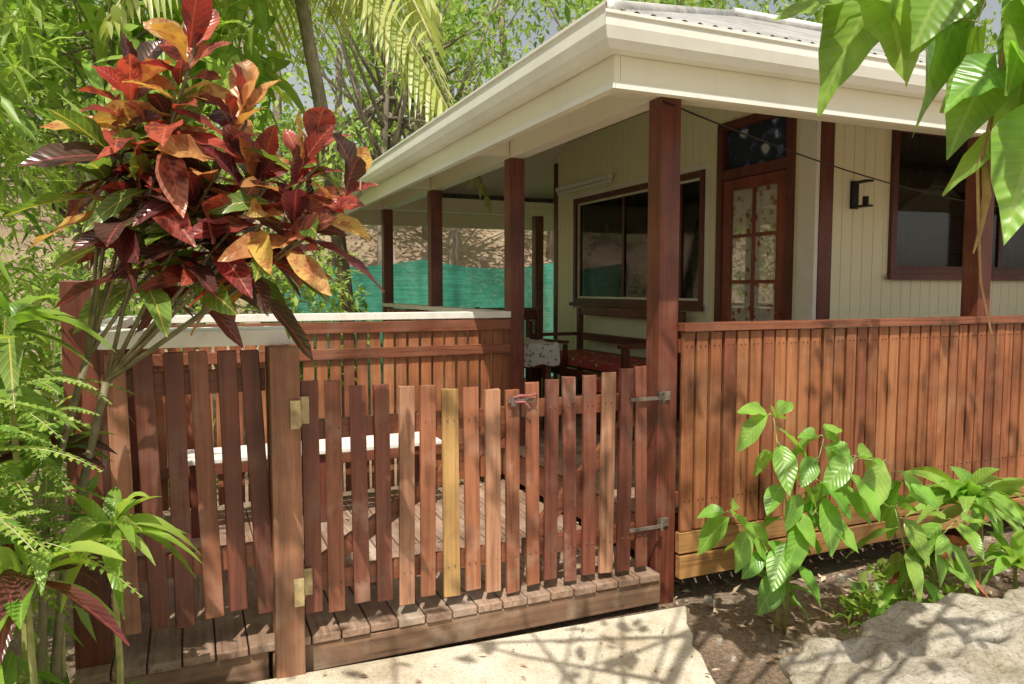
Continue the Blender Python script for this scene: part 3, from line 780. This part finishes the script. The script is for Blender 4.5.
def rosette(name,c,n,L,W,mats,el=(.2,1.2),droop=.5,st=7,hgt_=0.0,stem=M_stem,prof=.8):
    e=empty(name); c=Vector(c); P=[];D=[]
    for i in range(n):
        an=i*2.39996+random.random()*.5; e_=random.uniform(*el)
        P.append((c.x+.01*math.cos(an),c.y+.01*math.sin(an),c.z+hgt_*(.5+.5*i/n))); D.append((math.cos(an)*math.cos(e_),math.sin(an)*math.cos(e_),math.sin(e_)))
    Ls=rng.uniform(L[0],L[1],n)
    leaves(name+'_leaves',P,D,Ls,Ls*W,mats,st=st,fold=.2,droop=droop,parent=e,prof=prof,twist=.3,wave=.02)
    A=Acc(); A.tube([(c.x,c.y,-.03),(c.x+.01,c.y,c.z*.5+hgt_*.5),(c.x,c.y,c.z+hgt_)],[.014,.011,.006],stem,6); A.obj('stem',e)
    return e
rosette('dracaena_plant',(-.24,2.57,.78),24,(.18,.30),.24,[G_lance,G_bright],(-.1,1.2),.6,hgt_=.1)
rosette('dracaena_plant',(-.42,2.30,.72),26,(.22,.36),.24,[G_lance,G_bright,C_dark],(-.1,1.2),.6,hgt_=.15)
rosette('dracaena_plant',(-.50,2.32,.35),24,(.25,.42),.2,[G_lance,G_mid],(-.1,1.2),.6,hgt_=.1)
rosette('dracaena_plant',(-.62,2.5,1.25),26,(.2,.36),.24,[G_lance,G_bright],(-.1,1.2),.55,hgt_=.15)
rosette('dracaena_plant',(-.48,2.55,1.42),20,(.18,.30),.25,[G_lance,C_grn],(-.1,1.2),.5,hgt_=.1)
rosette('dracaena_plant',(-.40,2.6,.12),26,(.22,.42),.16,[G_lance,G_mid],(.1,1.3),.55,hgt_=.1)
rosette('dracaena_plant',(-.42,2.75,1.0),18,(.18,.3),.3,[C_dark,C_grn,G_lance],(.0,1.2),.5,hgt_=.1)
rosette('dracaena_plant',(-.25,2.42,.14),20,(.15,.28),.2,[G_lance,G_bright],(.1,1.3),.55,hgt_=.05)

def frond(P,D,U_,L_,W_,c,az,el,length,nl,ll,lw,droop=.6,lift=.25):
    c=Vector(c); d=Vector((math.cos(az)*math.cos(el),math.sin(az)*math.cos(el),math.sin(el))); s=Vector((-math.sin(az),math.cos(az),0))
    pts=[]
    for i in range(nl):
        t=(i+1)/nl; p=c+d*length*t+Vector((0,0,-droop*length*t*t)); pts.append(tuple(p))
        tan=(d+Vector((0,0,-2*droop*t))).normalized()
        for sg in (-1,1):
            dd=s*sg+tan*.45+Vector((0,0,lift*(1-t)-.1)); prof_=math.sin(math.pi*min(.98,t*.88+.1))**.6
            P.append(tuple(p)); D.append(tuple(dd)); L_.append(ll*prof_); W_.append(lw)
            U_.append((random.gauss(0,.15),random.gauss(0,.15),1))
    return [tuple(c)]+pts
e=empty('fern_plant'); P,D,U_,L_,W_=[],[],[],[],[]; A=Acc()
for i in range(80):
    c=(-.54+random.uniform(-.25,.14),2.36+random.uniform(-.25,.35),random.uniform(.85,1.35)); az=random.uniform(-2.3,1.0); el=random.uniform(-.3,.8)
    pts=frond(P,D,U_,L_,W_,c,az,el,random.uniform(.18,.32),16,.034,.014,.45); A.tube(pts,.0015,M_stem,4)
leaves('fern_leaflets',P,D,np.array(L_),np.array(W_),[G_bright,G_mid],up=np.array(U_)+np.array([0,-.6,0]),parent=e,droop=.1)
A.tube([(-.6,2.45,0),(-.62,2.45,.6),(-.62,2.42,1.2)],[.015,.012,.006],M_stem,6); A.obj('stem',e)

def leafy(name,centers,radii,per,L,W,mats,trunks=True,base=None,st=2,droop=.25,upb=.2,bark=M_bark,tr=.05):
    e=empty(name); P,D=clumps(centers,radii,per,upb=upb)
    Ls=rng.uniform(L[0],L[1],len(P)); leaves(name+'_foliage',P,D,Ls,Ls*W,mats,st=st,droop=droop,parent=e)
    if base is not None:
        A=Acc(); b=Vector(base); cc=[Vector(c) for c in centers]; top=max(cc,key=lambda c:c.z)
        mean=sum(cc,Vector())/len(cc); k1=b.lerp(mean,.5)+Vector((random.uniform(-.2,.2),0,0)); 
        A.tube([b,b.lerp(k1,.5),k1,mean,top],[tr,tr*.85,tr*.7,tr*.45,tr*.12],bark,8)
        for c in cc:
            s=b.lerp(mean,random.uniform(.5,.95)); A.tube([s,s.lerp(c,.5)+Vector((0,0,-.08)),c],[tr*.35,tr*.22,tr*.07],bark,5)
        A.obj('trunk',e,smooth=True)
    return e
def rc(n,x,y,z): return [(random.uniform(*x),random.uniform(*y),random.uniform(*z)) for _ in range(n)]
leafy('bamboo_clump',rc(40,(-1.6,-.62),(2.8,4.1),(1.2,3.6)),[.26]*40,75,(.10,.22),.17,[G_bright,G_lance,G_bright,G_mid],base=(-1.2,3.5,0),droop=.4,upb=-.2,tr=.025,bark=M_stem)
leafy('garden_shrub',rc(40,(-1.4,-.55),(2.2,3.1),(.1,1.6)),[.22]*40,55,(.08,.17),.3,[G_mid,G_bright,G_lance],base=(-1.0,2.7,0),droop=.4,tr=.02,bark=M_stem)
leafy('garden_shrub',rc(30,(-1.6,.3),(5.3,6.5),(.2,1.9)),[.35]*30,110,(.06,.13),.35,[F_bright,F_mid],base=(-.8,5.8,0),tr=.03)
leafy('leafy_tree',rc(44,(-1.4,1.5),(6.2,8.2),(.9,3.0)),[.42]*44,170,(.05,.11),.4,[F_bright],base=(.2,7.2,0),tr=.05)
leafy('leafy_tree',rc(36,(-4.5,-1.0),(5.5,8.5),(1.2,5.2)),[.5]*36,150,(.09,.18),.4,[F_bright,F_bright,F_mid],base=(-2.5,7,0),tr=.09)
leafy('broadleaf_tree',rc(26,(-2.2,.7),(7.2,9),(3.0,5.6)),[.55]*26,34,(.26,.48),.36,[G_bright,G_lance,F_bright],base=(-.8,8.2,0),tr=.07,st=5,droop=.5)
leafy('leafy_tree',rc(34,(-3.5,.8),(9,11),(2.6,6.8)),[.6]*34,130,(.10,.2),.38,[F_bright,F_bright,F_mid],base=(-1.2,10,0),tr=.11)
leafy('leafy_tree',rc(30,(-7,-3),(8.5,12),(1,7)),[.8]*30,120,(.12,.24),.38,[F_mid,F_bright],base=(-5,10,0),tr=.12)
leafy('leafy_tree',rc(34,(.8,5.5),(12,15),(3.6,8.5)),[.75]*34,150,(.11,.22),.4,[F_bright,F_bright,F_mid],base=(3.2,13.2,.2),tr=.12)
leafy('leafy_tree',rc(24,(2.5,7.5),(14,17),(4.5,9.5)),[.8]*24,130,(.13,.26),.34,[F_mid,F_bright],base=(5.2,15.2,.9),tr=.13)
leafy('leafy_tree',rc(26,(7,13),(13,17),(5,10)),[.9]*26,130,(.14,.26),.38,[F_bright,F_mid],base=(9.5,14.5,1),tr=.14)
leafy('leafy_tree',rc(26,(12,19),(12,18),(4,10)),[1.0]*26,110,(.16,.3),.38,[F_bright,F_mid],base=(15,14.5,1),tr=.16)
leafy('garden_shrub',rc(9,(1.0,3.2),(10.6,11.2),(.3,1.5)),[.3]*9,60,(.10,.22),.35,[F_bright,F_mid],base=(2.2,10.9,0),tr=.02)
cs=[]; 
for _ in range(300):
    x=random.uniform(-16,26); y=random.uniform(17,30); cs.append((x,y,hgt(x,y)+random.uniform(.0,8.5)*(1 if random.random()<.75 else .35)))
P,D=clumps(cs,[1.3]*len(cs),110); Ls=rng.uniform(.25,.5,len(P))
leaves('forest_foliage',P,D,Ls,Ls*.42,[F_mid,F_bright,F_bright])
cs=[(x,y,hgt(x,y)+random.uniform(0,.5)) for x,y in ((random.uniform(-8,12),random.uniform(12.6,16)) for _ in range(40))]
P,D=clumps(cs,[.45]*len(cs),60); Ls=rng.uniform(.1,.25,len(P))
leaves('undergrowth',P,D,Ls,Ls*.35,[F_mid,F_bright,F_dark])
A=Acc()
for _ in range(16):
    x=random.uniform(-8,16); y=random.uniform(14,20); z=hgt(x,y); lx_=random.uniform(-.8,.8); hh=random.uniform(5,8)
    A.tube([(x,y,z-.2),(x+lx_*.3,y,z+hh*.4),(x+lx_,y,z+hh)],[.13,.1,.06],M_bark,7)
A.obj('forest_trunks',smooth=True)

e=empty('palm_tree'); P,D,U_,L_,W_=[],[],[],[],[]; A=Acc()
pc=Vector((1.0,8.0,5.3))
A.tube([(1.75,8.9,-.1),(1.7,8.8,1.5),(1.4,8.5,3.6),tuple(pc)],[.11,.085,.075,.06],M_bark,10)
for i in range(13):
    az=i*2.4+.9; el_=random.uniform(-.4,.9)
    pts=frond(P,D,U_,L_,W_,pc,az,el_,random.uniform(1.7,2.3),36,.6,.05,.95,.0); A.tube(pts,.014,M_stem,5)
M_palm=leafmat('palm_leaf',[(.45,.5,.16),(.6,.6,.28),(.34,.44,.12)],.45,.35)
leaves('palm_leaflets',P,D,np.array(L_),np.array(W_),[M_palm],up=np.array(U_),parent=e,droop=.8,st=4); A.obj('trunk',e,smooth=True)

def branchplant(name,stems,leafspec,mats,smat=M_stem,prof=.8,wr=.45,droop=.45,st=8,shape=None,petiole=0):
    e=empty(name); A=Acc()
    for pts,r in stems: A.tube(pts,[r*(1-.75*i/(len(pts)-1)) for i in range(len(pts))],smat,6)
    P=[];D=[];L=[]
    for p,d,l in leafspec:
        d=Vector(d).normalized()
        if petiole:
            q=Vector(p)+Vector((d.x,d.y,.1)).normalized()*petiole*random.uniform(.6,1.2); A.tube([p,Vector(p).lerp(q,.5)+Vector((0,0,.01)),q],.0022,smat,5); p=tuple(q)
        P.append(p);D.append(tuple(d));L.append(l)
    A.obj('stem',e,smooth=True)
    L=np.array(L); n=len(L)
    up=np.tile([0,-.9,1.0],(n,1))+rng.normal(0,.4,(n,3))
    leaves(name+'_leaves',P,D,L,L*wr*rng.uniform(.85,1.1,len(L)),mats,st=st,fold=.12,droop=droop,parent=e,prof=prof,wave=.04,up=up,shape=shape,twist=.35)
def along(pts,n,L,out=.8,z=-.1,start=.25,term=3):
    pts=[Vector(p) for p in pts]; res=[]
    for i in range(n):
        t=start+(1-start)*i/max(1,n-1); k=t*(len(pts)-1); a=int(min(k,len(pts)-2)); p=pts[a].lerp(pts[a+1],k-a)
        tan=(pts[a+1]-pts[a]).normalized(); an=i*2.4+random.random()
        sd=Vector((math.cos(an),math.sin(an),0)); res.append((tuple(p),tuple(sd*out+tan*.2+Vector((0,0,z+random.uniform(-.35,.25)))),random.uniform(*L)))
    for i in range(term):
        an=i*2.1+random.random(); tan=(pts[-1]-pts[-2]).normalized()
        res.append((tuple(pts[-1]),tuple(Vector((math.cos(an),math.sin(an),0))*.6+tan*.4),random.uniform(*L)*.75))
    return res
s0=[(2.52,2.6,-.02),(2.54,2.6,.3),(2.51,2.6,.62),(2.44,2.62,1.02)]
s1=[(2.53,2.6,.35),(2.66,2.55,.6),(2.82,2.48,.82)]
s2=[(2.54,2.6,.2),(2.39,2.63,.45),(2.24,2.66,.58)]
s3=[(2.52,2.6,.45),(2.62,2.55,.72),(2.66,2.53,.92)]
s4=[(2.82,2.48,.82),(2.95,2.43,.80),(3.03,2.40,.70)]
sp=along(s0,15,(.14,.21),z=-.6)+along(s1,10,(.14,.20),z=-.6)+along(s2,8,(.13,.19),z=-.6)+along(s3,7,(.12,.18),z=-.5)+along(s4,4,(.15,.21),z=-.8)
branchplant('sapling',[(s0,.010),(s1,.006),(s2,.005),(s3,.005),(s4,.004)],sp,[G_sap],wr=.66,prof=1.0,petiole=.03)
s0=[(3.06,2.42,-.02),(3.08,2.4,.3),(3.0,2.42,.58)]; s1=[(3.08,2.4,.25),(3.22,2.36,.42),(3.3,2.34,.5)]
branchplant('shade_plant',[(s0,.01),(s1,.007)],along(s0,9,(.15,.25),z=-.7)+along(s1,8,(.15,.22),z=-.7),[G_sap,G_lance],wr=.5,droop=.5,petiole=.04)
rosette('cordyline_plant',(3.26,2.42,.24),22,(.18,.3),.24,[C_grn,G_lance,C_red,G_sap],(.0,1.2),.6,hgt_=.10)
rosette('cordyline_plant',(3.60,2.5,.42),26,(.26,.42),.26,[G_sap,G_lance],(-.1,1.2),.65,hgt_=.15)
rosette('cordyline_plant',(3.95,2.65,.35),22,(.26,.42),.26,[G_sap,G_mid],(-.1,1.2),.65,hgt_=.12)
rosette('cordyline_plant',(3.62,2.25,.20),22,(.2,.34),.28,[G_sap,G_bright,G_mid],(-.1,1.2),.6,hgt_=.1)
rosette('cordyline_plant',(2.55,2.68,.14),14,(.14,.28),.13,[G_sap,G_lance],(.2,1.2),.45,hgt_=.05)
cs=rc(24,(2.85,3.4),(2.25,2.6),(.03,.18)); P,D=clumps(cs,[.08]*24,18); Ls=rng.uniform(.04,.09,len(P)); leaves('ground_cover_plant',P,D,Ls,Ls*.55,[G_mid,G_bright])

# overhanging branch with heart-shaped leaves, top right
s0=[(3.1,.9,3.1),(2.5,1.15,2.7),(2.1,1.28,2.48),(1.82,1.38,2.38),(1.68,1.5,2.36)]
s1=[(2.3,1.2,2.6),(2.08,1.22,2.36),(1.92,1.25,2.14)]
s2=[(2.1,1.28,2.48),(1.9,1.3,2.40),(1.84,1.3,2.27)]
s3=[(2.6,1.1,2.75),(2.2,1.15,2.35),(1.97,1.2,1.98)]
sp=along(s0,8,(.18,.26),z=-1.1,start=.35,out=.6)+along(s1,7,(.18,.27),z=-1.0,out=.7)+along(s2,4,(.18,.26),z=-1.1,term=1,out=.6)+along(s3,10,(.18,.27),z=-.9,out=.7)
branchplant('overhanging_branch',[(s0,.012),(s1,.006),(s2,.005),(s3,.006)],sp,[G_sap,G_lance],smat=M_stem,wr=.85,droop=.3,shape=HEART,petiole=.07)
A=Acc()
A.tube([(1.92,1.27,2.3),(1.89,1.285,2.05),(1.85,1.29,1.9),(1.86,1.288,1.76),(1.88,1.29,1.62),(1.91,1.28,1.50),(1.94,1.28,1.43)],[.005,.0045,.004,.004,.003,.0025,.0015],M_twig,6)
A.tube([(1.86,1.285,1.95),(1.89,1.29,1.84),(1.86,1.285,1.74),(1.84,1.285,1.69)],[.004,.011,.006,.002],M_twig,6)
A.tube([(1.90,1.28,2.1),(1.875,1.28,1.98),(1.885,1.28,1.88)],[.003,.002,.001],M_twig,5)
A.obj('hanging_vine',smooth=True)

# out-of-view trees; leaf clumps are placed to throw dapples on path and fence
el=math.radians(60); tos=Vector((-.55,-1,0)).normalized()
sd=Vector((tos.x*math.cos(el),tos.y*math.cos(el),math.sin(el)))
cs=[]
while len(cs)<36:
    x,y,z=random.uniform(-5,5.5),random.uniform(-5.2,.2),random.uniform(3.9,5.6)
    sx=x-tos.x*z/math.tan(el); sy=y-tos.y*z/math.tan(el)
    if (.9<sx<2.1 and 1.9<sy<3.3) or (1.9<sx<4.0 and .9<sy<2.5): 
        if random.random()<.92: continue
    cs.append((x,y,z))
leafy('unseen_canopy',cs,[.32]*len(cs),34,(.13,.24),.5,[F_mid,F_dark],base=(-3.2,-3.5,0),tr=.12)
cs=[]
for t in [(-.25,3.05,.9),(.15,3.05,.5),(.55,3.05,1.0),(.8,3.05,.45),(1.25,3.05,.9),(1.6,3.05,.6),(1.9,3.05,1.1),(2.5,3.05,.9),(2.9,3.05,.5),(3.3,3.05,1.05),(3.8,3.05,.7),(4.4,3.05,1.0),(5.0,3.05,.6),(5.6,3.05,1.0),
          (.5,2.75,.1),(1.2,2.55,.1),(1.75,2.8,.1),(1.5,2.1,.1),(2.5,2.9,0),(3.1,2.7,0),(2.5,1.9,.25),(3.3,1.8,.25),(4,2.8,0)]:
    p=Vector(t)+sd*random.uniform(3.2,4.0); cs.append((p.x+random.uniform(-.1,.1),p.y,p.z))  # added unseen leaf clump, set up-sun of each target to shade it
leafy('unseen_canopy',cs,[.27]*len(cs),13,(.10,.18),.45,[F_mid,F_dark],base=(-2.6,-1.6,0),tr=.05,droop=.3)

# ------------------------------------------------------------------ light & camera
w=bpy.data.worlds.new('World'); scene.world=w; w.use_nodes=True; nt=w.node_tree
sky=nt.nodes.new('ShaderNodeTexSky'); sky.sky_type='NISHITA'; sky.sun_disc=False
sky.dust_density=2.0; sky.air_density=1.0
sky.sun_elevation=el; sky.sun_rotation=math.atan2(tos.x,tos.y)%(2*math.pi)
bw=nt.nodes.new('ShaderNodeRGBToBW'); nt.links.new(sky.outputs[0],bw.inputs[0])
hz=mixc(nt,.65,sky.outputs[0],bw.outputs[0])
hz2=mixc(nt,1.0,hz,(1.3,1.21,1.08),'MULTIPLY')
nt.links.new(hz2,nt.nodes['Background'].inputs[0]); nt.nodes['Background'].inputs[1].default_value=.15
sl=bpy.data.lights.new('sun','SUN'); sl.energy=5; sl.angle=math.radians(.5); sl.color=(1,.95,.84)
so=bpy.data.objects.new('sun',sl); COL.objects.link(so); so.rotation_euler=sd.to_track_quat('Z','Y').to_euler(); so.location=(0,0,10)
cam=bpy.data.cameras.new('camera'); cam.lens=36*745/1024; cam.sensor_width=36; cam.clip_end=1000; cam.clip_start=.05
co=bpy.data.objects.new('camera',cam); COL.objects.link(co); co.location=(0,0,1.6)
co.rotation_euler=(math.radians(90-4.07),0,-math.atan2(.398,.917))
scene.camera=co
scene.view_settings.view_transform='Standard'; scene.view_settings.look='None'; scene.view_settings.exposure=0
